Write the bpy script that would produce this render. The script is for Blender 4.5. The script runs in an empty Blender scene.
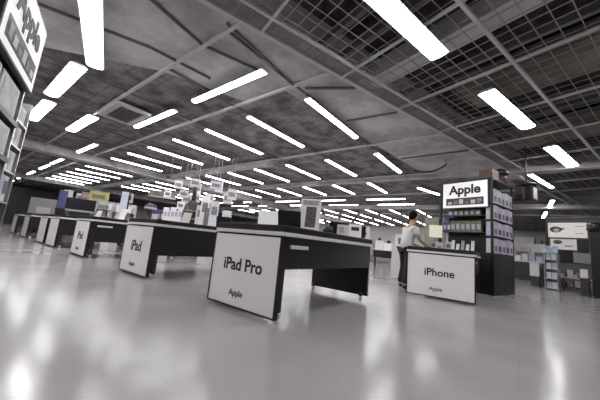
import bpy, bmesh, math, random
from mathutils import Vector, Matrix
random.seed(7)
sc = bpy.context.scene
COL = sc.collection

# ---------------------------------------------------------------- camera, world, exposure
F_PX, PITCH, ROLL, YAW = 277.5, 0.15553, 0.09642, 0.66860
cd = bpy.data.cameras.new('camera'); cam = bpy.data.objects.new('camera', cd); COL.objects.link(cam)
cd.sensor_width = 36; cd.lens = F_PX / 600 * 36; cd.clip_start = 0.05; cd.clip_end = 200
fw = Vector((-math.sin(YAW)*math.cos(PITCH), math.cos(YAW)*math.cos(PITCH), math.sin(PITCH)))
rt = Vector((math.cos(YAW), math.sin(YAW), 0)); up = rt.cross(fw)
r2 = rt*math.cos(ROLL) + up*math.sin(ROLL); u2 = up*math.cos(ROLL) - rt*math.sin(ROLL)
cam.matrix_world = Matrix(((r2.x, u2.x, -fw.x, 0), (r2.y, u2.y, -fw.y, 0), (r2.z, u2.z, -fw.z, 0.8), (0, 0, 0, 1)))
sc.camera = cam
w = bpy.data.worlds.new('world'); sc.world = w; w.use_nodes = True
w.node_tree.nodes['Background'].inputs[0].default_value = (0.02, 0.02, 0.02, 1)
sc.view_settings.view_transform = 'Standard'; sc.view_settings.look = 'None'
sc.view_settings.exposure = 0.95; sc.view_settings.gamma = 1; sc.view_settings.use_curve_mapping = False
sc.cycles.use_denoising = True
sc.cycles.sample_clamp_indirect = 6
LAMP = 14.0            # radiance of the ceiling tubes

TH = 0.3102614         # the second building grid is turned by this angle
ED = Vector((math.cos(TH), -math.sin(TH), 0)); DD = Vector((math.sin(TH), math.cos(TH), 0))
def rot(t, s, z=0): return ED*t + DD*s + Vector((0, 0, z))

# ---------------------------------------------------------------- helpers
MATS = {}
def mat(name, col, rough=.6, metal=0, emit=0, noise=0, nscale=6, spec=.5, alpha=1):
    if name in MATS: return MATS[name]
    m = bpy.data.materials.new(name); m.use_nodes = True; nt = m.node_tree
    b = nt.nodes['Principled BSDF']
    c = (col[0], col[1], col[2], 1)
    b.inputs['Base Color'].default_value = c
    b.inputs['Roughness'].default_value = rough; b.inputs['Metallic'].default_value = metal
    b.inputs['Specular IOR Level'].default_value = spec
    if emit:
        b.inputs['Emission Color'].default_value = c; b.inputs['Emission Strength'].default_value = emit
    if noise:
        tc = nt.nodes.new('ShaderNodeTexCoord'); n = nt.nodes.new('ShaderNodeTexNoise'); n.inputs['Scale'].default_value = nscale
        n.inputs['Detail'].default_value = 4
        r = nt.nodes.new('ShaderNodeValToRGB')
        r.color_ramp.elements[0].position = .35; r.color_ramp.elements[1].position = .65
        r.color_ramp.elements[0].color = tuple(v*(1-noise) for v in col)+(1,)
        r.color_ramp.elements[1].color = tuple(min(1, v*(1+noise)) for v in col)+(1,)
        nt.links.new(tc.outputs['Object'], n.inputs['Vector']); nt.links.new(n.outputs['Fac'], r.inputs['Fac'])
        nt.links.new(r.outputs['Color'], b.inputs['Base Color'])
    MATS[name] = m; return m

def link(name, me, m, parent=None):
    me.materials.append(m) if m and not me.materials else None
    o = bpy.data.objects.new(name, me); COL.objects.link(o)
    if parent: o.parent = parent
    return o
def boxes(name, bl, m, parent=None, bev=0):
    bm = bmesh.new()
    for (x0, x1, y0, y1, z0, z1) in bl:
        v = [bm.verts.new((x, y, z)) for z in (z0, z1) for y in (y0, y1) for x in (x0, x1)]
        for f in ((0,2,3,1), (4,5,7,6), (0,1,5,4), (2,6,7,3), (0,4,6,2), (1,3,7,5)): bm.faces.new([v[i] for i in f])
    bmesh.ops.recalc_face_normals(bm, faces=bm.faces)
    if bev: bmesh.ops.bevel(bm, geom=bm.edges[:], offset=bev, segments=2, affect='EDGES', profile=.6)
    me = bpy.data.meshes.new(name); bm.to_mesh(me); bm.free()
    return link(name, me, m, parent)
def prism(name, pts, m, parent=None, depth=None, axis=None, bev=0):
    """pts: polygon in 3-D; extruded along vector depth"""
    bm = bmesh.new(); a = [bm.verts.new(p) for p in pts]
    d = Vector(depth); b = [bm.verts.new(Vector(p)+d) for p in pts]; n = len(pts)
    bm.faces.new(a); bm.faces.new(b[::-1])
    for i in range(n): bm.faces.new((a[i], b[i], b[(i+1) % n], a[(i+1) % n]))
    bmesh.ops.recalc_face_normals(bm, faces=bm.faces)
    if bev: bmesh.ops.bevel(bm, geom=bm.edges[:], offset=bev, segments=2, affect='EDGES', profile=.6)
    me = bpy.data.meshes.new(name); bm.to_mesh(me); bm.free()
    return link(name, me, m, parent)
def lathe(name, prof, m, parent=None, at=(0,0,0), n=20, axis='Z'):
    bm = bmesh.new(); rings = []
    for (r, z) in prof:
        ring = []
        for k in range(n):
            a = 2*math.pi*k/n; p = Vector((r*math.cos(a), r*math.sin(a), z))
            if axis == 'X': p = Vector((p.z, p.x, p.y))
            if axis == 'Y': p = Vector((p.x, p.z, p.y))
            ring.append(bm.verts.new(p + Vector(at)))
        rings.append(ring)
    for i in range(len(rings)-1):
        for k in range(n): bm.faces.new((rings[i][k], rings[i][(k+1) % n], rings[i+1][(k+1) % n], rings[i+1][k]))
    bm.faces.new(rings[0][::-1]); bm.faces.new(rings[-1])
    bmesh.ops.recalc_face_normals(bm, faces=bm.faces)
    me = bpy.data.meshes.new(name); bm.to_mesh(me); bm.free()
    o = link(name, me, m, parent)
    for p in me.polygons: p.use_smooth = len(p.vertices) == 4
    return o
def tube(name, pts, r, m, parent=None, n=8):
    bm = bmesh.new(); rings = []
    pts = [Vector(p) for p in pts]
    for i, p in enumerate(pts):
        d = (pts[min(i+1, len(pts)-1)] - pts[max(i-1, 0)]).normalized()
        u = d.orthogonal().normalized() if i == 0 else (rings_u - d*rings_u.dot(d)).normalized()
        rings_u = u; v = d.cross(u)
        rings.append([bm.verts.new(p + (u*math.cos(2*math.pi*k/n) + v*math.sin(2*math.pi*k/n))*r) for k in range(n)])
    for i in range(len(rings)-1):
        for k in range(n): bm.faces.new((rings[i][k], rings[i][(k+1) % n], rings[i+1][(k+1) % n], rings[i+1][k]))
    bm.faces.new(rings[0][::-1]); bm.faces.new(rings[-1])
    bmesh.ops.recalc_face_normals(bm, faces=bm.faces)
    me = bpy.data.meshes.new(name); bm.to_mesh(me); bm.free()
    return link(name, me, m, parent)
def text(s, width, cx, y, cz, m, parent, name='lettering', face=-1, bold=.012, flip=False):
    """upright lettering in the parent's XZ plane, read from the -Y side, given total width"""
    c = bpy.data.curves.new('lettering', 'FONT'); c.body = s; c.align_x = 'CENTER'; c.align_y = 'CENTER'
    c.size = 1; c.offset = bold; c.extrude = .01; c.resolution_u = 4
    o = bpy.data.objects.new('tmp', c); COL.objects.link(o)
    dg = bpy.context.evaluated_depsgraph_get(); me = bpy.data.meshes.new_from_object(o.evaluated_get(dg))
    bpy.data.objects.remove(o)
    xs = [v.co.x for v in me.vertices]; ys = [v.co.y for v in me.vertices]
    k = width/(max(xs)-min(xs)); mx = (max(xs)+min(xs))/2; my = (max(ys)+min(ys))/2
    for v in me.vertices:
        x, yy, z = v.co; X = (x-mx)*k
        v.co = ((-X if flip else X) + cx, y + (1 if flip else -1)*z*.25, (yy-my)*k + cz)
    me.name = name
    me.materials.clear()
    return link(name, me, m, parent)
def thing(name, label, cat, loc=(0,0,0), rz=0, group=None):
    o = bpy.data.objects.new(name, None); COL.objects.link(o); o.empty_display_size = .2
    o.location = loc; o.rotation_euler = (0, 0, rz); return tag(o, label, cat, group)
def tag(o, label, cat, group=None, kind=None):
    o['label'] = label; o['category'] = cat
    if group: o['group'] = group
    if kind: o['kind'] = kind
    return o
def struct(o): o['kind'] = 'structure'; return o
def dup(root, loc, rz=None, label=None, group=None):
    r = root.copy(); COL.objects.link(r); r.location = loc
    if rz is not None: r.rotation_euler = (0, 0, rz)
    if label: r['label'] = label
    if group: r['group'] = group
    for ch in list(root.children):
        c = ch.copy(); COL.objects.link(c); c.parent = r
        for g in list(ch.children):
            d = g.copy(); COL.objects.link(d); d.parent = c
    return r

black = mat('black_laminate', (.013, .011, .013), .35, noise=.15, nscale=3)
darkgrey = mat('dark_grey_laminate', (.04, .038, .042), .45)
whitepl = mat('white_plastic', (.72, .71, .72), .45)
signwhite = mat('sign_board_white', (.88, .85, .88), .5, noise=.02, nscale=2)
rim = mat('pale_metal_edge', (.75, .73, .74), .45)
ink = mat('dark_ink', (.02, .018, .02), .6)
chrome = mat('brushed_steel', (.5, .5, .5), .3, .9)

# ---------------------------------------------------------------- floor
def floor_material():
    m = bpy.data.materials.new('polished_vinyl_floor'); m.use_nodes = True; nt = m.node_tree; b = nt.nodes['Principled BSDF']
    tc = nt.nodes.new('ShaderNodeTexCoord')
    n1 = nt.nodes.new('ShaderNodeTexNoise'); n1.inputs['Scale'].default_value = 1.3; n1.inputs['Detail'].default_value = 5
    n2 = nt.nodes.new('ShaderNodeTexNoise'); n2.inputs['Scale'].default_value = 45; n2.inputs['Detail'].default_value = 3
    ad = nt.nodes.new('ShaderNodeMath'); ad.operation = 'MULTIPLY_ADD'; ad.inputs[1].default_value = .4
    r = nt.nodes.new('ShaderNodeValToRGB'); r.color_ramp.elements[0].position = .45; r.color_ramp.elements[1].position = .95
    r.color_ramp.elements[0].color = (.30, .284, .293, 1); r.color_ramp.elements[1].color = (.37, .351, .362, 1)
    br = nt.nodes.new('ShaderNodeTexBrick'); br.inputs['Scale'].default_value = 1; br.offset = 0
    br.inputs['Color1'].default_value = (1, 1, 1, 1); br.inputs['Color2'].default_value = (.985, .985, .985, 1); br.inputs['Mortar'].default_value = (.93, .93, .93, 1)
    br.inputs['Mortar Size'].default_value = .004; br.inputs['Brick Width'].default_value = .9; br.inputs['Row Height'].default_value = .9
    mx = nt.nodes.new('ShaderNodeMix'); mx.data_type = 'RGBA'; mx.blend_type = 'MULTIPLY'; mx.inputs[0].default_value = 1
    mr = nt.nodes.new('ShaderNodeMapRange'); mr.inputs['To Min'].default_value = .15; mr.inputs['To Max'].default_value = .19
    bp = nt.nodes.new('ShaderNodeBump'); bp.inputs['Strength'].default_value = .02; bp.inputs['Distance'].default_value = .005
    for n in (n1, n2): nt.links.new(tc.outputs['Object'], n.inputs['Vector'])
    nt.links.new(tc.outputs['Object'], br.inputs['Vector'])
    nt.links.new(n2.outputs['Fac'], ad.inputs[0]); nt.links.new(n1.outputs['Fac'], ad.inputs[2])
    nt.links.new(ad.outputs[0], r.inputs['Fac']); nt.links.new(r.outputs['Color'], mx.inputs[6]); nt.links.new(br.outputs['Color'], mx.inputs[7])
    nt.links.new(mx.outputs[2], b.inputs['Base Color'])
    nt.links.new(n1.outputs['Fac'], mr.inputs['Value']); nt.links.new(mr.outputs[0], b.inputs['Roughness'])
    nt.links.new(n1.outputs['Fac'], bp.inputs['Height']); nt.links.new(bp.outputs[0], b.inputs['Normal'])
    b.inputs['Specular IOR Level'].default_value = .27
    return m
struct(boxes('floor', [(-46, 16, -9, 36, -.1, 0)], floor_material()))

# ---------------------------------------------------------------- walls
wallm = mat('off_white_wall', (.75, .73, .73), .7, noise=.06, nscale=.6)
walld = mat('dark_wall', (.035, .032, .036), .6, noise=.2, nscale=.5)
struct(boxes('wall_back', [(-46, 16, 35.8, 36, 0, 5.1)], wallm))
struct(boxes('wall_left', [(-46.2, -46, -9, 36, 0, 5.1)], wallm))
struct(boxes('wall_right', [(16, 16.2, -9, 36, 0, 5.1)], wallm))
struct(boxes('wall_front', [(-46, 16, -9.2, -9, 0, 5.1)], wallm))

# ---------------------------------------------------------------- ceiling
def ceil_mat(name, c0, c1, sc1, brick=None):
    m = bpy.data.materials.new(name); m.use_nodes = True; nt = m.node_tree; b = nt.nodes['Principled BSDF']
    b.inputs['Roughness'].default_value = .8; b.inputs['Specular IOR Level'].default_value = .15
    tc = nt.nodes.new('ShaderNodeTexCoord')
    n = nt.nodes.new('ShaderNodeTexNoise'); n.inputs['Scale'].default_value = sc1; n.inputs['Detail'].default_value = 8; n.inputs['Roughness'].default_value = .65
    r = nt.nodes.new('ShaderNodeValToRGB'); r.color_ramp.elements[0].position = .38; r.color_ramp.elements[1].position = .62
    r.color_ramp.elements[0].color = c0+(1,); r.color_ramp.elements[1].color = c1+(1,)
    nt.links.new(tc.outputs['Object'], n.inputs['Vector']); nt.links.new(n.outputs['Fac'], r.inputs['Fac'])
    if brick:
        br = nt.nodes.new('ShaderNodeTexBrick'); br.offset = 0; br.inputs['Scale'].default_value = 1
        br.inputs['Brick Width'].default_value = brick[0]; br.inputs['Row Height'].default_value = brick[1]; br.inputs['Mortar Size'].default_value = brick[2]
        br.inputs['Color1'].default_value = (1,1,1,1); br.inputs['Color2'].default_value = (.8,.8,.8,1); br.inputs['Mortar'].default_value = (brick[3],)*3+(1,)
        mx = nt.nodes.new('ShaderNodeMix'); mx.data_type = 'RGBA'; mx.blend_type = 'MULTIPLY'; mx.inputs[0].default_value = 1
        nt.links.new(tc.outputs['Object'], br.inputs['Vector'])
        nt.links.new(r.outputs['Color'], mx.inputs[6]); nt.links.new(br.outputs['Color'], mx.inputs[7]); nt.links.new(mx.outputs[2], b.inputs['Base Color'])
    else: nt.links.new(r.outputs['Color'], b.inputs['Base Color'])
    return m
left_c = ceil_mat('mottled_grey_ceiling', (.15, .137, .142), (.40, .37, .378), 2.2, (.65, .65, .035, .7))
strip_c = ceil_mat('smooth_grey_ceiling_board', (.42, .40, .40), (.75, .725, .725), .9)
dark_c = ceil_mat('dark_open_ceiling', (.025, .02, .023), (.11, .096, .092), 1.6)
green_c = ceil_mat('greenish_grey_duct', (.16, .15, .125), (.3, .285, .24), 1.2)
bar_m = mat('grey_ceiling_bar', (.62, .6, .6), .5)
bar_d = mat('dark_ceiling_bar', (.16, .15, .15), .6)
wire_m = mat('ceiling_wire', (.36, .34, .345), .5)

struct(boxes('ceiling', [(-46, 16, -9, 36, 5.0, 5.1)], dark_c))
def bx(t, s): p = rot(t, s); return (p.x, p.y)
b0 = rot(-3.9, (-9+1.19)/-.9522753*-1); 
def tline(t, y):      # point with given y on the line t = const
    s = (y + math.sin(TH)*t)/math.cos(TH); p = rot(t, s); return (p.x, y)
a0, a1 = tline(-3.9, -9), tline(-3.9, 36)
struct(prism('trim_1', [(-46, -9, 4.2), (a0[0], -9, 4.2), (a1[0], 36, 4.2), (-46, 36, 4.2)], left_c, depth=(0, 0, .05)))
e0, e1 = tline(-3.9, -9), bx(-3.9, 13.2)
strip_pts = [(e0[0], e0[1]), e1, (-2.6, 12.6), (-3.1, 11.1), (-3.45, 8.4), (-3.8, 5.8), (-4.05, 4.12), (-5.3, 4.05), (-5.9, 2.35), (-7.4, .55), (-9.5, -2), (-9.5, -9)]
struct(prism('trim_2', [(x, y, 4.15) for x, y in strip_pts], strip_c, depth=(0, 0, .045)))
# fascia along the change of direction
q0, q1 = tline(-3.9, -9), tline(-3.9, 36); q2, q3 = tline(-3.82, 36), tline(-3.82, -9)
struct(prism('trim_3', [(q0[0], q0[1], 4.1), (q1[0], q1[1], 4.1), (q2[0], q2[1], 4.1), (q3[0], q3[1], 4.1)], bar_m, depth=(0, 0, .9)))
def barset(name, bl, m, turned):
    o = struct(boxes(name, bl, m)); o.rotation_euler = (0, 0, -TH if turned else 0); return o
# bars of the turned grid (right)
barset('trim_4', [(t-.024, t+.024, -9 if t < 2 else -4, 33, 4.09, 4.14) for t in (-3.47, -1.6, .25, 2.1, 3.95, 5.8)], bar_m, True)
barset('trim_5', [(-3.82, 9, s-.022, s+.022, 4.1, 4.14) for s in [-5.6+1.78*k for k in range(18)]], bar_m, True)
barset('trim_6', [(-3.82+.22*k, -3.82+.22*k+.012, -6, 20, 4.15, 4.16) for k in range(50)] +
       [(-3.82, 7.4, -6+.22*k, -6+.22*k+.012, 4.16, 4.17) for k in range(118)], wire_m, True)
# beams and ducts above the open grid
barset('trim_7', [(-3.82, 9, 3.95, 4.35, 4.3, 4.6), (-3.82, 9, 12.6, 12.95, 4.2, 4.6), (-3.82, 9, 18.6, 19.4, 4.2, 4.6)], bar_m, True)
barset('trim_8', [(-2.9, 9, 5.75, 6.9, 4.45, 4.75), (-1.3, 9, .6, 2.2, 4.5, 4.8), (-3.3, 9, 9.4, 10.4, 4.45, 4.7)], green_c, True)
barset('trim_9', [(-3.82, 9, s, s+.09, 4.35, 4.5) for s in (2.6, 3.1, 5.0, 7.5, 7.9, 8.6, 11.2, 11.7, 15, 17, 21)], bar_d, True)
# bars of the straight grid (left)
yb = [-5.4, -1.6, 2.3, 4.08, 7.9, 11.75, 15.6, 19.6, 23.6]
def xend(y): return min(tline(-3.9, y)[0], 6)
struct(boxes('trim_10', [(-46, xend(y), y-.03, y+.03, 4.08, 4.14) for y in yb], bar_m))
struct(boxes('trim_11', [(x-.02, x+.02, 2.3 if x > -6 else -9, 35.9, 4.1, 4.14) for x in [-3.67-1.97*k for k in range(21)]], bar_d))
struct(boxes('trim_12', [(-17.6, -16.9, -9, 35.9, 3.85, 4.2), (-31.5, -30.8, -9, 35.9, 3.85, 4.2)], strip_c))
struct(boxes('trim_13', [(-46, -8.2, 8, 8.3, 3.95, 4.2), (-46, 2.8, 12, 12.25, 4.0, 4.2), (-46, 4, 19.8, 20.3, 3.95, 4.2)], strip_c))
# seams of the smooth boards
sb = []
for (p, q) in [((-4.15, 1.2), (-4.35, 2.3)), ((-4.35, 2.3), (-4.0, 3.3)), ((-5.3, 1.8), (-5.15, 3.0)), ((-3.55, 2.2), (-3.7, 4.1)), ((-5.0, -1.5), (-4.15, 1.2)), ((-6.6, -1.5), (-5.3, 1.8)),
               ((-3.55, 4.3), (-2.6, 4.8)), ((-3.5, 6.1), (-2.2, 6.2)), ((-3.4, 7.9), (-1.75, 7.9)), ((-3.2, 9.6), (-1.1, 9.5))]:
    d = (Vector(q)-Vector(p)).normalized(); n = Vector((-d.y, d.x))*.014
    sb.append([(p[0]+n.x, p[1]+n.y), (q[0]+n.x, q[1]+n.y), (q[0]-n.x, q[1]-n.y), (p[0]-n.x, p[1]-n.y)])
bm = bmesh.new()
for quad in sb:
    a = [bm.verts.new((x, y, 4.1)) for x, y in quad]; b = [bm.verts.new((x, y, 4.15)) for x, y in quad]
    bm.faces.new(a); bm.faces.new(b[::-1])
    for i in range(4): bm.faces.new((a[i], b[i], b[(i+1) % 4], a[(i+1) % 4]))
me = bpy.data.meshes.new('trim_14'); bm.to_mesh(me); bm.free(); struct(link('trim_14', me, bar_d))

# ceiling cassette
av = thing('air_conditioner', 'square pale ceiling air conditioner between the left rows of tubes', 'air conditioner', (-9.05, 2.75, 4.02), 0)
boxes('frame', [(-.75, .75, -.45, -.3, 0, .08), (-.75, .75, .3, .45, 0, .08), (-.75, -.6, -.3, .3, 0, .08), (.6, .75, -.3, .3, 0, .08)], bar_m, av, .01)
boxes('grille', [(-.6, .6, -.3+.1*k, -.3+.1*k+.06, .03, .08) for k in range(6)], bar_d, av)

# ---------------------------------------------------------------- ceiling lights
tube_m = bpy.data.materials.new('lit_diffuser'); tube_m.use_nodes = True
nt = tube_m.node_tree; nt.nodes.clear(); em = nt.nodes.new('ShaderNodeEmission'); ou = nt.nodes.new('ShaderNodeOutputMaterial')
em.inputs[0].default_value = (1, .985, .99, 1); em.inputs[1].default_value = LAMP; nt.links.new(em.outputs[0], ou.inputs[0])
def make_light(width, label, loc, rz, length=2.44):
    t = thing('ceiling_light', label, 'ceiling light', loc, rz)
    w = width/2; l = length/2
    # trapezoid housing
    prism('housing', [(-w-.02, -l-.02, .035), (w+.02, -l-.02, .035), (w*.6, -l-.02, .085), (-w*.6, -l-.02, .085)], whitepl, t, depth=(0, 2*l+.04, 0))
    pts = []
    for k in range(7):
        a = math.pi*k/6; pts.append((-w*math.cos(a), -l, .034-.034*math.sin(a)))
    prism('diffuser', pts, tube_m, t, depth=(0, 2*l, 0))
    return t
GN, GF = 'ceiling tubes over the nearer tables', 'ceiling tubes far down the hall'
narrow = None
R90 = math.pi/2
YX = [-3.67-1.97*k for k in range(0, 17)]
names1 = ['rightmost', 'second from right', 'third from right', 'fourth from right', 'fifth from right', 'sixth from right', 'seventh from right']
def put(x, y, rz=0, label=None, group=None, z=4.0):
    global narrow
    if narrow is None: narrow = make_light(.15, label, (x, y, z), rz); o = narrow; 
    else: o = dup(narrow, (x, y, z), rz, label)
    if group: o['group'] = group
    elif 'group' in o: del o['group']
    return o
far = None
def putf(x, y, rz, label, group):
    global far
    if far is None: far = make_light(.075, label, (x, y, 4.0), rz); far['group'] = group; return far
    return dup(far, (x, y, 4.0), rz, label, group)
row_y = [5.78, 9.75, 13.5]
row_nm = ['nearest slanting row', 'second slanting row', 'third slanting row']
for r, y in enumerate(row_y):
    for k, x in enumerate(YX):
        if k > (13 if r == 0 else 11): continue
        if (k < 7 and r < 2) or (0 < k < 4): put(x, y, 0, 'long white ceiling tube, %s in the %s over the middle tables' % (names1[k], row_nm[r]))
        else:
            if r == 2 and k == 0: continue
            putf(x, y, 0, 'small white ceiling tube far off to the left in the %s' % row_nm[r], GF + ', ' + row_nm[r])
for y in (17.0+0, 18.9):
    for x in (-6.4, -10.4, -14.4, -18.4, -22.4): putf(x, y-.4, R90, 'thin crosswise ceiling tube, %s row beyond the slanting tubes' % ('nearer' if y < 18 else 'farther'), 'crosswise tubes, %s row' % ('nearer' if y < 18 else 'farther'))
FR = ['the first of the far slanting rows', 'the second of the far slanting rows', 'the third of the far slanting rows', 'the last row near the back wall']
for r in range(4):
    for k in range(0, 12):
        if r == 0 and k == 0: continue
        putf(-3.67-1.97*k, 22+3.3*r, 0, 'tiny ceiling tube in %s down the hall' % FR[r], FR[r] + ' of far tubes')
# crosswise row on the left
for k, x in enumerate([-5.04, -8.5, -14.9, -20.3, -23.5, -28.0, -32.6, -38]):
    lb = ['wide ceiling tube rising to the right above the large white iPad Pro sign', 'ceiling tube rising to the right, left of the air conditioner corner',
          'ceiling tube rising to the right, fourth outward along the left wall side'][k] if k < 3 else 'short bright ceiling tube in the dashed row at far left'
    o = put(x, 3.32+.03*k, R90, lb, None if k < 3 else 'dashed row of tubes at far left')
wide = make_light(.28, 'broad ceiling tube pointing up from the top edge at upper left', rot(0, 0) + Vector((-5.72, 1.03, 4.0)), 0)
wide.rotation_euler = (0, 0, math.radians(72.4))
dup(wide, (-8.4, 1.2, 4), R90, 'broad ceiling tube tilted steeply beside the left hanging sign')
dup(wide, (-11.45, 1.28, 4), R90, 'broad ceiling tube partly hidden behind the left display rack')
dup(wide, (-11.4, 2.3, 4), R90, 'broad ceiling tube rising to the right, left of the square air conditioner')
shorter = []
def dlight(cx, cy, label, rz=-TH):
    if not shorter: shorter.append(make_light(.28, label, (cx, cy, 4.0), rz, 2.2)); return shorter[0]
    return dup(shorter[0], (cx, cy, 4.0), rz, label)
dlight(-1.22, 3.4, 'largest ceiling tube, at the top edge right of centre', -TH*.85)
dlight(-.06, 7.03, 'broad ceiling tube high on the right among the dark mesh')
dlight(1.12, 10.75, 'broad ceiling tube near the right edge above the hanging black box')
put(.82, 13.75, -TH, 'narrow slanting ceiling tube just right of the black display tower top')
put(-3.35, 15.1, -TH, 'slanting ceiling tube just left of the lit sign on the black tower')
put(1.45, 19.1, 0, 'nearer of two short ceiling tubes above the booth at right')
put(1.45, 23.0, 0, 'farther of two short ceiling tubes above the booth at right')
# unseen lamps added behind and beside the camera to light the hall
for (x, y) in ((-2, -1.5), (-6, -3), (2.2, -.5), (3.3, 3.2), (-10, -3.2), (5, 8.5), (-1.2, -5.2), (-15, -3), (-20, -3), (-26, -3)):
    dup(wide, (x, y, 4.0), -TH, 'unseen ceiling tube added out of view for illumination', 'unseen ceiling tubes added for illumination')

# ---------------------------------------------------------------- display tables
def display_table(x0, label, words, width=1.07, length=2.2, loc_y=2.22, rz=0, tw=.64, ap=.52):
    t = thing('display_table', label, 'display table', (x0, loc_y, 0), rz)
    W, L = width, length
    boxes('tabletop', [(-.02, W+.02, -.03, L+.02, .904, .975)], black, t, .006)
    boxes('edge_band', [(-.03, W+.03, -.045, L+.03, .862, .903)], rim, t, .004)
    boxes('apron', [(0, .03, .04, L-.05, ap, .86)], black, t); boxes('apron', [(W-.03, W, .04, L-.05, ap, .86)], black, t)
    boxes('end_panel', [(0, W, L-.05, L, .075, .86)], black, t, .004)
    boxes('end_panel', [(0, W, 0, .04, .1, .86)], black, t, .004)
    boxes('cable_tray', [(.25, W-.12, L-.17, L-.06, .58, .76)], darkgrey, t, .004)
    if ap > .5 or x0 == -8.97: boxes('power_strip', [(W+.001, W+.02, .1, .42, .735, .775)], whitepl, t, .005)
    for (cx, cy) in ((.08, .1), (W-.08, .1), (.08, L-.1), (W-.08, L-.1)):
        boxes('leg', [(cx-.025, cx+.025, cy-.025, cy+.025, .07, .6 if cy < 1 else .12)], darkgrey, t)
        c = lathe('caster', [(.02, -.012), (.032, -.012), (.034, 0), (.032, .012), (.02, .012)], whitepl, t, (cx, cy, .035), 14, 'X')
    sp = boxes('sign_panel', [(.005, W-.005, -.05, -.036, .045, .842)], signwhite, t, .002)
    boxes('sign_frame', [(-.015, W+.015, -.055, -.0, .028, .044), (-.015, .004, -.055, -.0, .045, .85), (W-.004, W+.015, -.055, 0, .045, .85), (.005, W-.005, -.055, 0, .843, .855)], black, sp)
    if words:
        text(words, tw, W*.5, -.0505, .50, ink, sp, bold=.022)
        text('Apple', .23, W*.45, -.0505, .175, ink, sp)
    return t
display_table(-3.0, 'black display table with large white iPad Pro board, nearest the viewer', 'iPad Pro', width=1.09)
display_table(-5.78, 'black display table with white iPad board, second in the left row', 'iPad', tw=.4, ap=.38)
display_table(-8.97, 'black display table with white board, third in the left row', 'iPad', tw=.4, ap=.38)
for k in range(4):
    nm = ['fourth', 'fifth', 'sixth', 'seventh'][k]
    display_table((-11.75, -13.2, -16.25, -19.1)[k], 'black display table with white board, %s in the left row' % nm, None, ap=.38)
display_table(-1.79, 'black display table with white iPhone board in front of the black tower', 'iPhone', width=1.18, length=2.1, loc_y=6.1, rz=math.radians(3), tw=.53)

# ---------------------------------------------------------------- electronics on tables
screen_m = mat('dark_screen', (.02, .02, .024), .15)
silver = mat('silver_case', (.35, .35, .36), .35, .5)
def laptop(x, y, rz, label, z=.976, tilt=20, wd=.32, case=None, open_=None):
    t = thing('laptop', label, 'laptop', (x, y, z), rz); c = case or darkgrey
    boxes('base', [(-wd/2, wd/2, -.11, .11, 0, .016)], c, t, .004)
    boxes('keyboard', [(-wd*.42, wd*.42, -.02, .09, .0165, .019)], ink, t)
    a = math.radians(tilt); h = .25; dx = Vector((0, math.cos(math.pi/2+a), math.sin(math.pi/2+a)))
    d = Vector((0, math.sin(a), math.cos(a)))
    p0 = Vector((-wd/2, .11, .012)); p1 = Vector((wd/2, .11, .012))
    lid = prism('lid', [p0, p1, p1+d*h, p0+d*h], c, t, depth=(0, .012, -.004))
    n = Vector((0, -.003, 0))
    prism('screen', [p0+d*.012+Vector((.012,-.001,0)), p1+d*.012+Vector((-.012,-.001,0)), p1+d*(h-.012)+Vector((-.012,-.001,0)), p0+d*(h-.012)+Vector((.012,-.001,0))], screen_m, lid, depth=(0, -.002, 0))
    return t
def card(x, y, rz, w, h, label, color, z=.976, name='price_card', cat='price card', group=None, art=None, tilt=12):
    t = thing(name, label, cat, (x, y, z), rz, group)
    a = math.radians(tilt); d = Vector((0, math.sin(a), math.cos(a)))*h
    boxes('foot', [(-w*.4, w*.4, -.03, .07, 0, .01)], whitepl, t)
    b = prism('board', [(-w/2, 0, .011), (w/2, 0, .011), Vector((w/2, 0, .011))+d, Vector((-w/2, 0, .011))+d], color, t, depth=(0, .008, 0))
    if art:
        for (u0, u1, v0, v1, am) in art:
            q = [Vector((-w/2+w*u, -.001, .011)) + d*v for u, v in ((u0, v0), (u1, v0), (u1, v1), (u0, v1))]
            prism('print', q, am, b, depth=(0, -.002, 0))
    return t
cream = mat('cream_card', (.62, .6, .58), .6)
pinkish = mat('pale_pink_print', (.45, .36, .37), .6, noise=.3, nscale=20)
brownish = mat('brown_figure_print', (.13, .09, .1), .6, noise=.5, nscale=25)
purple = mat('purple_print', (.08, .05, .16), .5, noise=.4, nscale=14)
blue = mat('blue_print', (.065, .07, .2), .4, noise=.2, nscale=4)
laptop(-2.42, 2.92, math.radians(-150), 'dark open laptop beside the white picture board on the iPad Pro table', tilt=28, wd=.30)
card(-2.33, 3.2, math.radians(25), .30, .48, 'tall white picture board with pinkish brown print on the iPad Pro table', signwhite, name='picture_board', cat='display board', art=[(.3, .8, .12, .75, brownish), (.1, .9, .8, .95, pinkish)], tilt=8)
t = thing('speaker', 'small round black speaker right of the picture board', 'speaker', (-2.26, 3.62, .976))
lathe('body', [(.05, 0), (.08, .02), (.085, .06), (.07, .11), (.04, .13), (.01, .135)], black, t)
lathe('base_ring', [(.07, 0), (.075, .004), (.07, .008)], rim, t, (0, 0, -.0))
card(-2.1, 3.78, .5, .17, .17, 'small grey and white card right of the round black speaker', cream, art=[(.15, .6, .2, .8, pinkish)])
laptop(-2.33, 3.98, math.radians(-140), 'dark open laptop near the right end of the iPad Pro table', tilt=35, wd=.3)
card(-2.0, 4.0, .5, .2, .2, 'white price card right of the second laptop on the iPad Pro table', signwhite, art=[(.2, .8, .5, .8, ink)])
t = thing('tablet', 'black upright tablet between the white cards on the iPad Pro table', 'tablet', (-1.97, 4.16, .976), .5)
boxes('stand', [(-.04, .04, -.03, .06, 0, .01)], silver, t); boxes('body', [(-.07, .07, 0, .01, .011, .2)], screen_m, t, .003)
card(-1.99, 4.32, .5, .18, .2, 'white price card at the far right end of the iPad Pro table', signwhite, art=[(.3, .7, .3, .5, ink)])
t = thing('monitor', 'pale rectangular screen behind the iPad Pro table', 'monitor', (-4.62, 4.8, 0), .5)
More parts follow.
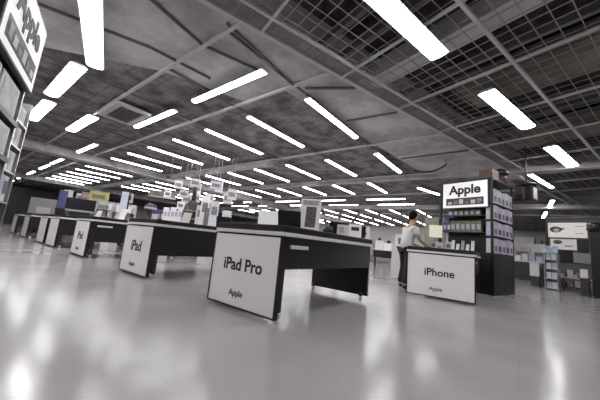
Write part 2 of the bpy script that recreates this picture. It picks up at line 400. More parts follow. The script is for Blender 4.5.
# stands on its own white pedestal
boxes('pedestal', [(-.25, .25, -.2, .2, 0, .95)], whitepl, t, .01); boxes('stand', [(-.04, .04, -.02, .04, .95, 1.15)], silver, t)
lit = mat('lit_white_screen', (.8, .8, .79), .5, emit=.05)
boxes('screen', [(-.30, .30, -.05, -.03, 1.15, 1.5)], lit, t, .005)
# items on the left tables
for i, (x, y, w_, h_, c, lb) in enumerate([
    (-5.6, 3.2, .22, .25, cream, 'cream card on the second table of the left row'),
    (-8.5, 3.0, .25, .3, signwhite, 'white card on the third table of the left row'),
    (-8.6, 3.9, .25, .28, pinkish, 'pink card on the third table of the left row'),
    (-11.1, 3.2, .25, .28, cream, 'cream card on the fourth table of the left row')]):
    card(x, y, .3, w_, h_, lb, c)
laptop(-5.15, 3.9, -2.4, 'dark laptop at the far end of the second table', wd=.32)
laptop(-12.5, 2.6, -2.4, 'dark laptop on the fifth table of the left row', wd=.32)

# ---------------------------------------------------------------- display racks with lit header signs
rackm = mat('black_rack_steel', (.012, .011, .015), .4)
headw = mat('lit_header_face', (.85, .84, .86), .5, emit=.22)
lav = mat('lavender_package', (.5, .47, .6), .5, noise=.12, nscale=12)
lav2 = mat('pale_package', (.6, .58, .62), .5, noise=.1, nscale=10)
olive = mat('olive_package', (.2, .2, .1), .5, noise=.3, nscale=14)
grn = mat('green_grey_package', (.17, .18, .15), .5, noise=.2, nscale=12)
greyp = mat('grey_package', (.2, .2, .22), .5, noise=.4, nscale=10)
bluep = mat('blue_package', (.06, .09, .22), .5, noise=.3, nscale=10)
redp = mat('brown_red_package', (.10, .05, .048), .5, noise=.3, nscale=10)
def header(parent, x0, x1, z0, z1, y, face):
    """face=-1 reads from -Y; +1 reads from +Y"""
    h = boxes('header_box', [(x0-.03, x1+.03, min(y, y-face*.055), max(y, y-face*.055), z0-.02, z1+.04)], rackm, parent, .008)
    f = y + face*.003
    boxes('header_face', [(x0, x1, min(y, f), max(y, f), z0, z1)], headw, h)
    f2 = y + face*.006
    text('Apple', (x1-x0)*.72, (x0+x1)/2 - (0 if face < 0 else 0), f2, z0+(z1-z0)*.66, ink, h, flip=face > 0, bold=.035)
    boxes('picture_strip', [(x0+.09, x1-.09, min(f, f2), max(f, f2), z0+.07, z0+.27)], mat('strip_print', (.05, .04, .045), .5, noise=.5, nscale=14), h)
    pw = (x1-x0-.24)/6
    for k in range(6):
        f3 = y + face*.009
        boxes('strip_picture', [(x0+.12+pw*k+.02, x0+.12+pw*k+pw-.02, min(f2, f3), max(f2, f3), z0+.10, z0+.17+.03*(k % 3))], greyp if k % 2 else cream, h)
# right tower, turned grid: corner at (t,s)=(0,0) local, extends -x and +y
g = Vector((-.45, 8.49, 0))
tower = thing('display_tower', 'black display tower under a lit Apple sign behind the iPhone table', 'display rack', g, -TH)
boxes('frame', [(-1.4, -1.34, 0, .06, 0, 2.96), (-.06, 0, 0, .03, 0, 2.96), (-1.4, -1.34, 1.24, 1.3, 0, 2.96), (-.04, 0, 1.27, 1.3, 0, 2.96), (-1.4, 0, 0, 1.3, 2.93, 2.98)], rackm, tower)
boxes('back_panel', [(-1.34, -.34, .42, .46, .06, 2.93)], rackm, tower)
boxes('core', [(-1.34, -.34, .462, 1.24, 0, 2.93)], rackm, tower)
boxes('plinth', [(-1.4, 0, 0, 1.3, 0, 1.03)], black, tower, .005)
for z in (1.55, 2.0): boxes('shelf', [(-1.34, -.2, .05, .42, z-.02, z)], rackm, tower)
boxes('side_divider', [(-.26, -.02, .08, 1.22, z-.015, z) for z in (1.03, 1.42, 1.78, 2.12)][0:1] , rackm, tower)
for z in (1.46, 1.88, 2.3): boxes('side_shelf', [(-.32, .01, .05, 1.25, z-.02, z)], rackm, tower)
header(tower, -1.27, -.11, 2.21, 2.92, -.02, -1)
boxes('shelf_light', [(-1.25, -1.0, .06, .1, 1.95, 1.97)], mat('blue_shelf_lamp', (.08, .1, .4), .5, emit=.15), tower)
def loc_tower(x, y, z): return g + ED*x + DD*y + Vector((0, 0, z))
def pkg(name, x, y, z, w, d, h, m, label, cat, group, base=loc_tower, rz=-TH, patch=None):
    o = thing(name, label, cat, base(x, y, z), rz, group)
    boxes('carton', [(-w/2, w/2, -d/2, d/2, 0.001, h)], m, o, .004)
    if patch: boxes('label', [(-w*.35, w*.35, -d/2-.003, -d/2+.001, h*.25, h*.7)], patch, o)
    return o
zs = [(1.031, .37), (1.461, .37), (1.881, .37), (2.301, .38)]
SN = ['lowest', 'second lowest', 'second highest', 'highest']
for r, (z, hh) in enumerate(zs):
    o0 = None
    for k in range(5):
        y = .16 + .243*k; m = lav if (r+k) % 2 else lav2
        o = thing('package', 'pale lavender package on the %s side shelf of the black tower' % SN[r], 'package', loc_tower(-.09, y, z), -TH, 'packages on the %s side shelf of the tower' % SN[r])
        boxes('carton', [(-.09, .09, -.115, .115, .001, hh-.015*(k % 3))], m, o, .004)
        boxes('label', [(.0895, .092, -.07, .07, .05, hh*.5)], purple if r < 3 and k % 2 else greyp, o)
for k in range(6):
    pkg('package', -.39-.135*k, .2, 1.551, .12, .12, .31, olive if k % 2 == 0 else grn, 'yellowish green package on the middle shelf of the black tower', 'package', 'greenish packages on the tower shelf', patch=lav)
for k in range(2): pkg('package', -1.295+.108*k, .2, 1.551, .1, .1, .28, bluep, 'blue package at the left of the tower middle shelf', 'package', 'blue packages on the tower shelf', patch=cream)
for k in range(6):
    pkg('package', -.41-.145*k, .2, 2.001, .125, .12, .17, greyp if k % 2 else grn, 'grey package on the top shelf under the lit sign', 'package', 'grey packages on the top tower shelf', patch=cream)
for k in range(6):
    o = thing('phone_stand', 'white phone leaning on a display stand at the tower front', 'phone', loc_tower(-1.22+.13*k, .2, 1.031), -TH+.2, 'phones on the tower ledge')
    boxes('foot', [(-.04, .04, -.05, .05, .001, .02)], silver, o)
    prism('phone', [(-.04, -.03, .021), (.04, -.03, .021), (.04, .05, .19+.1*(k % 2)), (-.04, .05, .19+.1*(k % 2))], signwhite if k % 3 else silver, o, depth=(0, .01, 0))
# things on top of the tower
o = thing('carton_box', 'brown red carton on top of the black tower', 'box', loc_tower(-.16, .35, 2.981), -TH)
boxes('carton', [(-.2, .12, -.25, .15, 0, .26)], redp, o, .006); boxes('tape', [(-.2, .121, -.06, -.02, .26, .262)], cream, o)
o = thing('helmet_lamp', 'dark dome topped camera housing on top of the black tower', 'camera', loc_tower(-.14, .85, 2.981), -TH)
lathe('base', [(.16, 0), (.16, .2), (.13, .22)], redp, o); lathe('dome', [(.14, .22), (.2, .24), (.21, .3), (.16, .38), (.06, .42), (.01, .425)], black, o)
# hanging black box right of the tower
hb = rot(-2.95, 10.1, 0)
o = thing('hanging_box', 'black hanging box with a pale side right of the tower top', 'hanging box', (hb.x, hb.y, 2.62), -TH)
boxes('body', [(-.24, .2, -.2, .2, .06, .52)], black, o, .02)
lathe('cap', [(.28, .52), (.28, .58), (.2, .63), (.05, .65)], black, o, (-.02, 0, 0))
boxes('side_label', [(.2, .215, -.14, .14, .12, .46)], cream, o); boxes('front_label', [(-.05, .03, -.215, -.2, .1, .46)], redp, o)
tube('rod', [(0, 0, .65), (0, 0, 2.38)], .02, rackm, o)
boxes('arm', [(-.42, -.24, -.03, .03, .1, .16)], rackm, o)

# left tower: far corner at (-4.34,.35), extends along +ED towards the viewer's left
gl = Vector((-4.34, .35, 0))
lt = thing('display_tower', 'tall display rack at the left edge under a lit Apple sign', 'display rack', gl, -TH)
boxes('frame', [(0, .03, -.6, -.02, 0, 2.95), (1.35, 1.4, -.6, 0, 0, 2.95), (0, 1.4, -.6, 0, 2.93, 2.98), (-.5, -.47, -.5, -.04, 0, 2.2)], chrome, lt)
boxes('back_panel', [(.05, 1.35, -.5, -.46, .05, 2.93)], rackm, lt)
boxes('side_panel', [(-.45, 0, -.5, -.46, .05, 2.12)], greyp, lt)
for z in (.6, 1.0, 1.4, 1.8): boxes('shelf', [(.03, 1.35, -.46, 0, z-.05, z)], rackm, lt)
for z in (.6, .95, 1.3, 1.6, 1.88): boxes('side_shelf', [(-.45, -.01, -.46, -.03, z-.02, z)], chrome, lt)
header(lt, .02, 1.18, 2.2, 2.92, .03, 1)
def loc_l(x, y, z): return gl + ED*x + DD*y + Vector((0, 0, z))
gp = mat('pale_green_grey_package', (.56, .58, .55), .45, noise=.1, nscale=5)
LN = {1.801: 'top', 1.401: 'second', 1.001: 'third', .601: 'lowest'}
for z, hh, n in ((1.801, .34, 2), (1.401, .31, 2), (1.001, .31, 2), (.601, .3, 3)):
    for k in range(n):
        wv = 1.24/n
        o = thing('package', 'pale boxed product on the %s shelf of the left edge display rack' % LN[z], 'package', loc_l(.08+wv*(k+.5), -.2, z), -TH, 'pale boxes on the %s shelf of the left rack' % LN[z])
        boxes('carton', [(-wv*.46, wv*.46, -.2, .17, .001, hh)], [gp, lav2, gp][k % 3], o, .008)
        boxes('label', [(-wv*.36, wv*.36, .17, .173, hh*.12, hh*.88)], cream if k % 2 else mat('pale_grey_print', (.45, .45, .44), .5, noise=.25, nscale=6), o)
for r, z in enumerate((.951, 1.301, 1.601, 1.881)):   # end shelves
    for k in range(2):
        o = thing('package', 'small package on the %s end shelf of the left rack' % ('lowest', 'second', 'third', 'top')[r], 'package', loc_l(-.33+.2*k, -.2, z), -TH, 'packages on the %s end shelf of the left rack' % ('lowest', 'second', 'third', 'top')[r])
        hh = [.3, .24, .24, .2][r]
        boxes('carton', [(-.09, .09, -.12, .14, .001, hh)], [lav2, gp, lav2, whitepl][(r+k) % 4], o, .006)
        boxes('label', [(-.06, .06, .14, .143, hh*.3, hh*.8)], [blue, cream][(r+k) % 2] if r == 0 else cream, o)

# ---------------------------------------------------------------- things at the iPhone table
t = thing('monitor', 'cream lit monitor at the back of the iPhone table', 'monitor', (-1.62, 7.75, .976), math.radians(14))
boxes('foot', [(-.1, .1, -.07, .07, 0, .015)], silver, t); boxes('neck', [(-.02, .02, 0, .02, .015, .3)], silver, t)
boxes('screen', [(-.15, .15, -.03, -.005, .31, .62)], mat('cream_lit_screen', (.8, .79, .62), .5, emit=.15), t, .006)
t = thing('partition_panel', 'pale olive panel behind the cream monitor', 'panel', (-2.0, 9.3, 0), -TH)
boxes('board', [(-.3, .35, 0, .04, .1, 2.0)], mat('pale_olive_board', (.30, .31, .24), .6), t, .004)
boxes('foot', [(-.3, -.2, -.15, .2, 0, .1), (.25, .34, -.15, .2, 0, .1)], darkgrey, t)
pinkb = mat('pale_pink_box', (.5, .43, .43), .5, noise=.1, nscale=9)
for i, (x, y, w_, h_, m, lb) in enumerate([(-1.62, 7.52, .14, .2, pinkb, 'pale pink box beside the person on the iPhone table'), (-1.45, 7.35, .15, .17, cream, 'cream box below the monitor on the iPhone table'),
        (-1.27, 7.4, .14, .2, lav2, 'white box right of the monitor on the iPhone table'), (-1.38, 7.0, .14, .1, cream, 'low cream box nearest the person on the iPhone table')]):
    t = thing('product_box', lb, 'box', (x, y, .976), .2); boxes('carton', [(-w_/2, w_/2, -.06, .06, 0, h_)], m, t, .004); boxes('label', [(-w_*.3, w_*.3, -.0625, -.0605, h_*.3, h_*.7)], greyp, t)

# ---------------------------------------------------------------- person
skin = mat('skin', (.42, .27, .2), .5); hairm = mat('black_hair', (.006, .005, .005), .9, spec=.1); shirt = mat('white_shirt', (.62, .6, .59), .8, noise=.03, nscale=8)
trous = mat('black_trousers', (.015, .014, .016), .8); shoe = mat('black_shoes', (.01, .01, .01), .4)
def skinned(name, verts, edges, radii, m, parent, root=0, sub=2):
    me = bpy.data.meshes.new(name); me.from_pydata(verts, edges, [])
    o = link(name, me, m, parent)
    md = o.modifiers.new('skin', 'SKIN'); md.use_smooth_shade = True
    for i, r in enumerate(radii):
        sv = me.skin_vertices[0].data[i]; sv.radius = r if isinstance(r, tuple) else (r, r); sv.use_root = (i == root)
    s = o.modifiers.new('sub', 'SUBSURF'); s.levels = sub; s.render_levels = sub
    return o
PX, PY = -2.12, 7.0
def person():
    t = thing('person', 'person in white shirt and black trousers leaning over the iPhone table', 'person', (PX, PY, 0), math.radians(-38))
    # local: +Y is facing direction, x to the person's right
    V, Ed, Rd = [], [], []
    def add(p, r, link_to=None):
        V.append(p); Rd.append(r)
        if link_to is not None: Ed.append((link_to, len(V)-1))
        return len(V)-1
    pel = add((0, 0, .98), (.12, .09))
    ab = add((0, .03, 1.12), (.11, .08), pel); ch = add((0, .09, 1.32), (.15, .11), ab); sh = add((0, .13, 1.46), (.12, .08), ch)
    nk = add((0, .16, 1.54), .06, sh); nk2 = add((0, .18, 1.6), .06, nk)
    hd = add((0, .205, 1.67), (.085, .1), nk2); hd2 = add((0, .205, 1.74), (.088, .105), hd); hd3 = add((0, .20, 1.80), (.055, .065), hd2)
    add((0, .315, 1.68), .014, hd)                                   # nose
    for sx in (-1, 1): add((sx*.088, .205, 1.69), .014, hd)           # ears
    for sx in (-1, 1):
        a = add((sx*.17, .12, 1.43), .062, sh); e = add((sx*.23, .16+.04*(sx > 0), 1.17), .045, a)
        wv = (sx*.2, .40, 1.05); wr = add(wv, .028, e)
        pm = add((sx*.19, .47, 1.03), (.036, .02), wr)
        for k, (dx, ln) in enumerate(((-.03, .07), (-.01, .085), (.01, .08), (.03, .062))):
            f1 = add((sx*.19+dx, .50+ln*.4, 1.025), .0095, pm); add((sx*.19+dx, .50+ln, .995), .008, f1)
        th = add((sx*.19-sx*.035, .46, 1.02), .011, pm); add((sx*.19-sx*.055, .50, 1.0), .009, th)
    for sx in (-1, 1):
        hp = add((sx*.1, 0, .92), .095, pel); kn = add((sx*.13, .03+(.02 if sx < 0 else -.06), .5), .06, hp)
        an = add((sx*.15, -.04 if sx < 0 else -.14, .09), .04, kn); add((sx*.16, (.1 if sx < 0 else .0), .045), .035, an)
    skinned('body', V, Ed, Rd, skin, t)
    # shirt
    S = [(0, -.01, .88), (0, .03, 1.12), (0, .09, 1.32), (0, .125, 1.45), (0, .14, 1.5), (.18, .12, 1.42), (.215, .135, 1.25), (-.18, .12, 1.42), (-.215, .135, 1.25)]
    skinned('shirt', S, [(0, 1), (1, 2), (2, 3), (3, 4), (3, 5), (5, 6), (3, 7), (7, 8)], [(.19, .16), (.18, .145), (.19, .145), (.155, .115), (.075, .07), .08, .068, .08, .068], shirt, t)
    T = [(0, 0, .97), (.1, 0, .88), (.13, -.03, .5), (.15, -.13, .1), (-.1, 0, .88), (-.13, .05, .5), (-.15, -.04, .1)]
    skinned('trousers', T, [(0, 1), (1, 2), (2, 3), (0, 4), (4, 5), (5, 6)], [(.155, .125), .11, .085, .065, .11, .085, .065], trous, t)
    for sx, y0 in ((-1, -.06), (1, -.16)):
        skinned('shoe', [(sx*.15, y0, .05), (sx*.155, y0+.1, .045), (sx*.16, y0+.2, .035)], [(0, 1), (1, 2)], [(.045, .045), (.05, .04), (.04, .03)], shoe, t)
    H = [(0, .15, 1.635), (0, .155, 1.73), (0, .18, 1.815), (0, .265, 1.815)]
    skinned('hair', H, [(0, 1), (1, 2), (2, 3)], [(.085, .075), (.115, .105), (.115, .11), (.085, .055)], hairm, t)
    return t
person()

# ---------------------------------------------------------------- background: table under the person line
t = thing('display_table', 'dark display counter with white price flap behind the walkway', 'display table', (-5.9, 14.0, 0), -.15)
boxes('tabletop', [(0, 2.3, 0, .8, .86, .9)], rim, t, .005); boxes('apron', [(.02, 2.28, .02, .06, .5, .86)], black, t)
for lx in (.06, 1.1, 2.2): boxes('leg', [(lx, lx+.06, .05, .12, 0, .86)], rackm, t)
boxes('price_flap', [(1.1, 1.5, -.03, -.01, .45, .85)], whitepl, t)

boxm = [lav2, cream, gp, signwhite, pinkb, greyp, whitepl]
def goods(x, y, z, w_, d_, h_, m, label, group, rz=0):
    o = boxes('product_box', [(-w_/2, w_/2, -d_/2, d_/2, 0.001, h_)], m, None, .006)
    o.location = (x, y, z); o.rotation_euler = (0, 0, rz); tag(o, label, 'box', group); return o
protos = {}
def goods_copy(x, y, z, k, label, group, rz=0):
    if k not in protos:
        wd = [.3, .22, .35, .26, .4][k % 5]; hh = [.25, .31, .2, .3, .28][k % 5]
        protos[k] = goods(x, y, z, wd, .25, hh, boxm[k % 7], label, group, rz); return protos[k]
    c = protos[k].copy(); COL.objects.link(c); c.location = (x, y, z); c.rotation_euler = (0, 0, rz); c['label'] = label; c['group'] = group; return c
shelfw = mat('white_shelf_steel', (.55, .54, .54), .5)
def shelf_unit(x, y, length, height, label, items, group, rz=0, step=.42, levels=4, dark=False, dens=.8):
    t = thing('store_shelf', label, 'shelf', (x, y, 0), rz); m = shelfw
    boxes('back_panel', [(0, length, .38, .42, .02, height)], gp if dark else m, t)
    boxes('upright', [(0, .04, 0, .4, 0, height)], m, t); boxes('upright', [(length-.04, length, 0, .4, 0, height)], m, t)
    zz = [.12+(height-.15)*i/levels for i in range(levels)]
    for z in zz: boxes('shelf_board', [(.04, length-.04, 0, .38, z-.03, z)], m, t)
    c, s = math.cos(rz), math.sin(rz)
    for z in zz[max(0, levels-3):]:
        u = .3
        while u < length-.25:
            if random.random() < dens: goods_copy(x + c*u - s*.18, y + s*u + c*.18, z, random.randrange(14), items, group, rz)
            u += step
    return t
# far shelves in the middle of the hall
shelf_unit(-11.6, 20.4, 4.2, 1.7, 'white shelf unit far behind the iPad Pro table', 'pale box on the far shelf behind the iPad Pro table', 'boxes on the far middle shelf')
shelf_unit(-6.6, 22.4, 4.2, 1.6, 'white shelf unit far behind the walkway left of the person', 'pale box on the far shelf left of the person', 'boxes on the far shelf left of the person')
shelf_unit(-17.5, 16.4, 4.2, 1.9, 'white shelf unit far behind the second table', 'pale box on the far shelf behind the second table', 'boxes on the far shelf behind the second table')
shelf_unit(-1.9, 24.4, 4.2, 2.3, 'tall white shelf unit behind the person and black tower', 'pale box on the tall far shelf behind the tower', 'boxes on the tall far shelf', dens=.7)
shelf_unit(-24.6, 12.4, 4.2, 2.2, 'pale shelf unit behind the yellow goods at left', 'pale box on the shelf behind the yellow goods', 'boxes on the shelf behind the yellow goods')
# far right area
shelf_unit(1.6, 31, 3.6, 3.0, 'tall grey wire shelf at far right behind the booth gap', 'grey carton on the tall far right shelf', 'cartons on the far right shelf', rz=-TH, dark=True)
shelf_unit(-2.2, 32, 3.6, 3.2, 'tall grey shelf seen just right of the black tower', 'grey carton on the shelf right of the tower', 'cartons on the shelf right of the tower', rz=-TH, dark=True)

# white counter row behind the left tables with its goods
t = thing('counter', 'long white counter behind the left row of display tables', 'counter', (-13.75, 5.6, 0))
boxes('worktop', [(0, 6.4, -.05, 1.2, .95, 1.0)], rim, t, .006); boxes('front_panel', [(0, 6.4, 0, .04, 0, .95)], darkgrey, t); boxes('body', [(.1, 6.3, .05, 1.1, 0, .95)], darkgrey, t)
def onc(name, label, cat, x, y, parts, rz=None, z=1.001, group=None):
    o = thing(name, label, cat, (x, y, z), math.atan2(-x, y) if rz is None else rz, group)
    for pn, bl, m in parts: boxes(pn, bl, m, o, .005)
    return o
yel = mat('yellow_print', (.5, .46, .14), .5, noise=.35, nscale=8)
pinkp = mat('pink_print', (.5, .28, .3), .5, noise=.3, nscale=10)
onc('television', 'wide black television on the fifth display table of the left row', 'television', -12.75, 3.1, [('screen', [(-.44, .44, 0, .05, .27, .69)], screen_m), ('lower_frame', [(-.44, .44, -.01, .06, .2, .27)], silver), ('stand', [(-.3, .3, 0, .08, .012, .2)], black), ('foot', [(-.35, .35, -.08, .14, 0, .012)], black)], z=.976)
onc('banner_stand', 'deep blue upright panel left of the wide black television', 'panel', -15.75, 3.15, [('board', [(-.16, .14, 0, .04, .03, 1.15)], blue), ('foot', [(-.18, .16, -.1, .12, 0, .03)], darkgrey), ('top_card', [(-.02, .3, .045, .06, .7, 1.2)], cream)], z=.976)
onc('display_case', 'pale grey display cabinet at far left in front of the black wall', 'display case', -21.2, 3.5, [('body', [(-.62, .5, 0, .6, .9, 1.95)], mat('grey_case', (.34, .33, .33), .5)), ('glass_front', [(-.3, .3, -.02, 0, 1.1, 1.45)], cream), ('base', [(-.62, .5, 0, .6, 0, .9)], black)], z=0)
onc('booth_wall', 'black partition wall behind the pale grey cabinet at far left', 'partition', -40, 1.0, [('panel', [(-6, 6.6, 0, .2, 0, 3.7)], walld), ('top_edge', [(-6, 6.6, -.02, .22, 3.7, 3.8)], darkgrey)], rz=R90, z=0)
shelf_unit(-16.8, 4.7, 1.7, 2.0, 'cream shelf unit right of the wide black television', 'small box on the cream shelf right of the television', 'boxes on the cream shelf right of the television', rz=1.15, levels=5, step=.36)
shelf_unit(-15.1, 4.85, 1.0, 1.85, 'short pale shelf unit right of the narrow blue banner', 'small box on the pale shelf right of the blue banner', 'boxes on the pale shelf right of the blue banner', rz=1.1, levels=5, step=.36)
def hang(x, y, z, w_, h_, m, label, group=None, pm=None):
    o = thing('hanging_sign', label, 'hanging sign', (x, y, z), math.atan2(-x, y), group)
    boxes('board', [(-w_/2, w_/2, 0, .02, 0, h_)], m, o, .004)
    boxes('print', [(-w_*.36, w_*.3, -.004, 0, h_*.3, h_*.7)], pm or greyp, o); tube('cord', [(0, .01, h_), (0, .01, 4.2-z)], .008, silver, o, 6)
hang(-17.3, 4.9, 1.95, .85, .55, yel, 'yellow hanging sign above and right of the wide black television', pm=grn)
hang(-19.4, 4.9, 2.1, .5, .45, pinkp, 'pink hanging sign above the wide black television', pm=cream)
hang(-15.4, 5.6, 2.0, .4, .5, pinkb, 'pale pink hanging sign left of the narrow blue banner', pm=redp)
hang(-21.5, 5.2, 2.0, .6, .6, cream, 'cream hanging sign above the deep blue panel')
o = onc('banner', 'narrow pale blue banner on a dark pole', 'banner', -13.4, 4.75, [('cloth', [(-.16, .1, 0, .02, 1.35, 2.3)], mat('pale_blue_cloth', (.6, .63, .75), .6)), ('foot', [(-.15, .15, -.15, .15, 0, .03)], black)], z=0)
tube('pole', [(.14, .01, .03), (.14, .01, 2.32)], .03, black, o)
o = thing('product_display', 'dark round topped display machine left of the purple boxes', 'display', (-13.45, 5.9, 1.001))
lathe('body', [(.2, 0), (.2, .3), (.15, .35), (.15, .6), (.24, .65), (.26, .9), (.1, .98)], darkgrey, o); lathe('ring', [(.27, .7), (.275, .75), (.27, .8)], chrome, o)
for k in range(4):
    onc('product_box', 'purple box right of the round display machine', 'box', -13.02+.28*k, 5.9, [('carton', [(-.12, .12, -.1, .1, 0, .68-.1*(k % 2))], purple), ('label', [(-.08, .08, -.105, -.1, .3, .5)], lav)], group='purple boxes on the long counter')
for k in range(5):
    onc('product_box', 'white box left of the black bottle shaped stand', 'box', -11.85+.3*k, 5.85, [('carton', [(-.11, .11, -.1, .1, 0, .78-.14*(k % 2))], signwhite), ('label', [(-.07, .07, -.105, -.1, .4, .6)], lav)], group='white boxes on the long counter')
o = thing('display_stand', 'black bottle shaped display stand with narrow post', 'display stand', (-9.95, 5.9, 1.001))
lathe('body', [(.3, 0), (.33, .1), (.33, .6), (.28, .85), (.16, 1.0), (.1, 1.08)], black, o); lathe('post', [(.085, 1.0), (.07, 1.5), (.08, 1.6)], darkgrey, o)
for zz in (.3, .6): lathe('ring', [(.332, zz), (.34, zz+.03), (.332, zz+.06)], greyp, o)
for k, (x, h_, m) in enumerate([(-9.35, .85, cream), (-9.1, 1.2, signwhite), (-8.8, .75, grn), (-8.5, 1.0, lav2), (-7.75, .66, whitepl)]):
    onc('product_box', ['cream tall box just right of the black bottle shaped stand', 'tallest white box right of the black bottle shaped stand', 'green grey box among the white ones right of the bottle stand', 'pale lavender tall box at the right end of the boxes', 'plain white box left of the pale lit screen'][k], 'box', x, 5.9,
        [('carton', [(-.15, .15, -.1, .1, 0, h_)], m), ('label', [(-.1, .1, -.105, -.1, h_*.5, h_*.8)], greyp if k < 4 else cream)])
# hanging white price signs in a dense cluster
cl = [(-12.5, 2.3), (-12.2, 2.75), (-11.8, 2.1), (-11.5, 2.6), (-11.1, 2.25), (-10.8, 2.75), (-9.5, 2.55), (-9.2, 2.1), (-8.9, 2.5), (-9.6, 2.05), (-8.6, 2.2), (-12.0, 1.75), (-11.2, 1.75), (-10.6, 2.1)]
for k, (x, z) in enumerate(cl):
    hang(x, 6.1+.28*(k % 4), z, .3+.06*(k % 3), .32+.05*(k % 4), [signwhite, cream, lav2][k % 3], 'white hanging price sign in the cluster %s of the black bottle post' % ('left' if x < -10 else 'right'), 'hanging price signs %s of the bottle post' % ('left' if x < -10 else 'right'))
o = thing('canopy', 'olive grey display canopy hanging over the counter', 'canopy', (-17.0, 8.0, 2.75), 1.1)
boxes('cloth', [(-.75, .75, 0, .6, 0, .42)], mat('olive_canopy', (.24, .24, .18), .7, noise=.3, nscale=3), o, .05); boxes('edge', [(-.75, .75, -.03, 0, 0, .07)], cream, o)
for sx in (-.6, .6): tube('cord', [(sx, .3, .4), (sx, .3, 1.45)], .015, rackm, o, 6)
for (x, y, h_, lb) in ((-7.35, 3.6, .5, 'white storage box on the floor behind the third table'), (-6.7, 4.6, .45, 'white storage box on the floor between second and third tables'), (-10.2, 3.4, .5, 'white storage box on the floor left of the third table')):
    o = thing('storage_box', lb, 'box', (x, y, 0), .3); boxes('body', [(-.17, .17, -.15, .15, 0, h_)], whitepl, o, .01); boxes('lid', [(-.18, .18, -.16, .16, h_, h_+.03)], cream, o, .005)

# white product stands between second and first table
for (x, y, lb) in ((-3.0, 9.5, 'white box on a pedestal behind the walkway'), (-7.9, 12.0, 'white pedestal display far behind the iPad Pro table')):
    o = thing('pedestal_display', lb, 'display', (x, y, 0), .2)
    boxes('pedestal', [(-.3, .3, -.2, .2, 0, .95)], whitepl, o, .01); boxes('box', [(-.22, .22, -.12, .12, .951, 1.42)], signwhite, o, .01); boxes('label', [(-.12, .12, -.125, -.12, 1.1, 1.3)], greyp, o)
for k, (x, y) in enumerate([(-5.22, 14.3), (-4.68, 14.36), (-4.1, 14.2), (-5.72, 14.35)]):
    o = thing('product_display', 'white product on the dark counter behind the walkway', 'display', (x, y, .901), .2*k, 'white products on the counter behind the walkway')
    boxes('body', [(-.2, .2, -.1, .1, 0, .35+.12*(k % 2))], signwhite, o, .01); lathe('knob', [(.08, .0), (.1, .06), (.07, .13), (.02, .15)], ink, o, (0, 0, .35+.12*(k % 2)), 12)

# ---------------------------------------------------------------- booth at the right
bt = rot(-4.02, 16, 0)
t = thing('booth', 'low black booth wall carrying two pale picture banners at right', 'booth', bt, -TH)
boxes('wall', [(0, 6.5, .03, .12, 0, 2.95)], mat('booth_grey', (.1, .095, .1), .6), t); boxes('post', [(-.02, .06, -.06, .02, 0, 2.8)], rackm, t)
boxes('top_rail', [(0, 6.5, -.04, .14, 2.95, 3.02)], green_c, t)
o = boxes('banner', [(.08, 1.3, -.02, .02, 2.13, 2.76)], mat('pale_banner_glow', (.8, .78, .74), .5, emit=.14), t)  # emission added to brighten the underlit banner
bp_ = mat('banner_print', (.1, .09, .08), .6, noise=.3, nscale=10)
def ell(parent, cx, cz, rx, rz_, y, m, name='print'):
    return prism(name, [(cx+rx*math.cos(2*math.pi*k/18), y, cz+rz_*math.sin(2*math.pi*k/18)) for k in range(18)], m, parent, depth=(0, -.006, 0))
ell(o, .34, 2.47, .2, .13, -.021, bp_); ell(o, .36, 2.44, .1, .07, -.028, cream); prism('print', [(.45, -.021, 2.42), (.66, -.021, 2.5), (.45, -.021, 2.56)], bp_, o, depth=(0, -.005, 0))
boxes('print', [(.95, 1.2, -.024, -.0205, 2.6, 2.62), (.95, 1.2, -.024, -.0205, 2.3, 2.32)], greyp, o)
o2 = boxes('banner', [(.14, .97, -.02, .02, 1.62, 2.06)], mat('pale_banner_pink_glow', (.7, .66, .66), .5, emit=.1), t)  # slight glow put into the material, brightening this banner too
ell(o2, .38, 1.93, .15, .09, -.021, bp_); boxes('print', [(.6, .85, -.024, -.0205, 1.75, 1.8)], greyp, o2)
boxes('screen', [(.99, 1.3, -.03, .02, 1.55, 2.08)], black, t)
boxes('panel', [(.85, 1.6, -.03, .02, 1.1, 1.52)], mat('mid_grey_panel', (.28, .27, .27), .5), t)
boxes('screen', [(.35, .85, -.03, .02, 1.1, 1.58)], screen_m, t)
pl = rot(-2.03, 13, 0)
t = thing('pillar', 'black pillar with rounded head near the right edge', 'pillar', pl, -TH)
boxes('shaft', [(-.12, .16, -.1, .1, 0, 2.1)], black, t, .01); lathe('head', [(.17, 2.1), (.2, 2.15), (.2, 2.3), (.15, 2.38)], black, t)
t = thing('notice_board', 'tall white board behind the black pillar at the right edge', 'panel', rot(-1.9, 13.3), -TH)
boxes('board', [(0, .9, 0, .05, .3, 2.1)], signwhite, t, .005); boxes('foot', [(.1, .2, -.1, .2, 0, .3), (.7, .8, -.1, .2, 0, .3)], rackm, t)
bl = mat('pale_blue_shelf', (.42, .5, .6), .35, noise=.25, nscale=8)
t = thing('display_rack', 'slim pale blue display rack standing on the floor left of the booth', 'display rack', rot(-3.38, 14.0), -TH)
boxes('post', [(-.2, -.17, -.15, .15, 0, 1.35), (.17, .2, -.15, .15, 0, 1.35)], chrome, t)
for z in (.05, .4, .75, 1.1): boxes('shelf', [(-.17, .17, -.15, .15, z, z+.02)], bl, t)
boxes('header', [(-.22, .22, -.16, -.13, 1.36, 1.62)], bl, t, .005)
for z in (.07, .42, .77, 1.12):
    for k in range(2):
        o = boxes('package', [(-.07, .07, -.08, .08, 0.001, .22)], [bl, lav2, gp][(k+int(z*3)) % 3], None, .004); o.location = rot(-3.46+.16*k, 13.98, z); o.rotation_euler = (0, 0, -TH)
        tag(o, 'pale blue package on the slim rack left of the booth', 'package', 'packages on the slim blue rack')
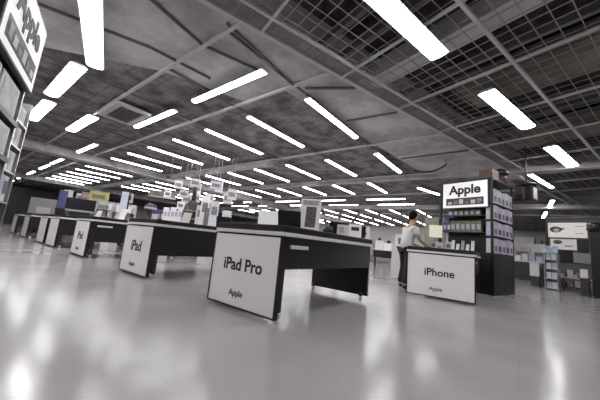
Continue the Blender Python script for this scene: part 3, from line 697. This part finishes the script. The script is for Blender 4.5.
t = thing('suitcase', 'black upright case left of the slim blue rack', 'case', rot(-3.77, 14.5), -TH)
boxes('body', [(-.1, .1, -.1, .1, .05, .8)], black, t, .015); boxes('handle', [(-.06, .06, -.02, .02, .8, .86)], darkgrey, t); boxes('wheel', [(-.09, -.05, -.03, .03, 0, .05), (.05, .09, -.03, .03, 0, .05)], darkgrey, t)
t = thing('white_bin', 'white square bin at the end of the low white counter', 'bin', rot(-4.15, 15.0), -TH)
boxes('body', [(-.16, .16, -.16, .16, .4, .92)], whitepl, t, .01); boxes('lid', [(-.17, .17, -.17, .17, .92, .95)], cream, t, .005); boxes('stand', [(-.13, .13, -.13, .13, 0, .4)], darkgrey, t)
t = thing('counter', 'low white counter with dark base right of the black tower', 'counter', rot(-7.6, 20), -TH)
boxes('worktop', [(0, 2.7, 0, .8, 1.0, 1.06)], whitepl, t, .01); boxes('body', [(0.05, 2.65, .05, .75, 0, .99)], darkgrey, t)
for k in range(8):
    o = boxes('product_box', [(-.14, .14, -.15, .15, .001, .3+.12*(k % 3))], [whitepl, bl, lav2, signwhite][k % 4], None, .01); p = rot(-7.4+.33*k, 20.35, 1.06); o.location = p; o.rotation_euler = (0, 0, -TH)
    tag(o, 'white box on the low counter right of the black tower', 'box', 'boxes on the low counter right of the tower')
t = thing('merchandise_table', 'low table heaped with brown pink goods before the booth', 'table', rot(-2.85, 14.7), -TH)
boxes('tabletop', [(-.5, .75, -.3, .3, .48, .52)], pinkb, t, .005)
for a in (-.45, .68):
    for b in (-.25, .22): boxes('leg', [(a, a+.04, b, b+.04, 0, .48)], rackm, t)
boxes('lower_shelf', [(-.46, .7, -.26, .26, .15, .18)], rackm, t)
for k in range(10):
    o = boxes('package', [(-.07, .07, -.09, .09, .001, .12+.08*(k % 3))], [pinkb, redp, cream, gp, greyp][k % 5], None, .008); p = rot(-3.25+.125*k, 14.55+.2*(k % 2), .52); o.location = p; o.rotation_euler = (0, 0, -TH+.2*(k % 3))
    tag(o, 'small pinkish package heaped on the low table before the booth', 'package', 'packages on the low table before the booth')
for k in range(6):
    o = boxes('package', [(-.08, .08, -.09, .09, .001, .14+.05*(k % 3))], [redp, greyp, pinkb][k % 3], None, .008); o.location = rot(-3.2+.2*k, 14.6, .18); o.rotation_euler = (0, 0, -TH)
    tag(o, 'dark package on the lower shelf of the low table', 'package', 'packages on the lower shelf before the booth')
t = thing('white_box', 'white carton on a stool beside the black pillar', 'box', rot(-2.35, 13.1), -TH)
boxes('carton', [(-.09, .09, -.09, .09, .58, .86)], whitepl, t, .006); boxes('stool', [(-.1, .1, -.1, .1, 0, .57)], darkgrey, t)

cp = [(-3.0, 10.54, 3.95), (-2.8, 10.89, 3.95), (-2.45, 10.93, 3.95), (-2.12, 10.62, 3.95), (-1.86, 10.25, 3.95)]
o = thing('cable_duct', 'sagging black cable duct under the ceiling above the lit sign of the tower', 'cable duct', cp[2])
tube('duct', [Vector(q)-Vector(cp[2]) for q in cp], .03, black, o)
for q in (cp[0], cp[4]): tube('hanger', [Vector(q)-Vector(cp[2]), Vector(q)-Vector(cp[2])+Vector((0, 0, .25))], .01, black, o, 6)
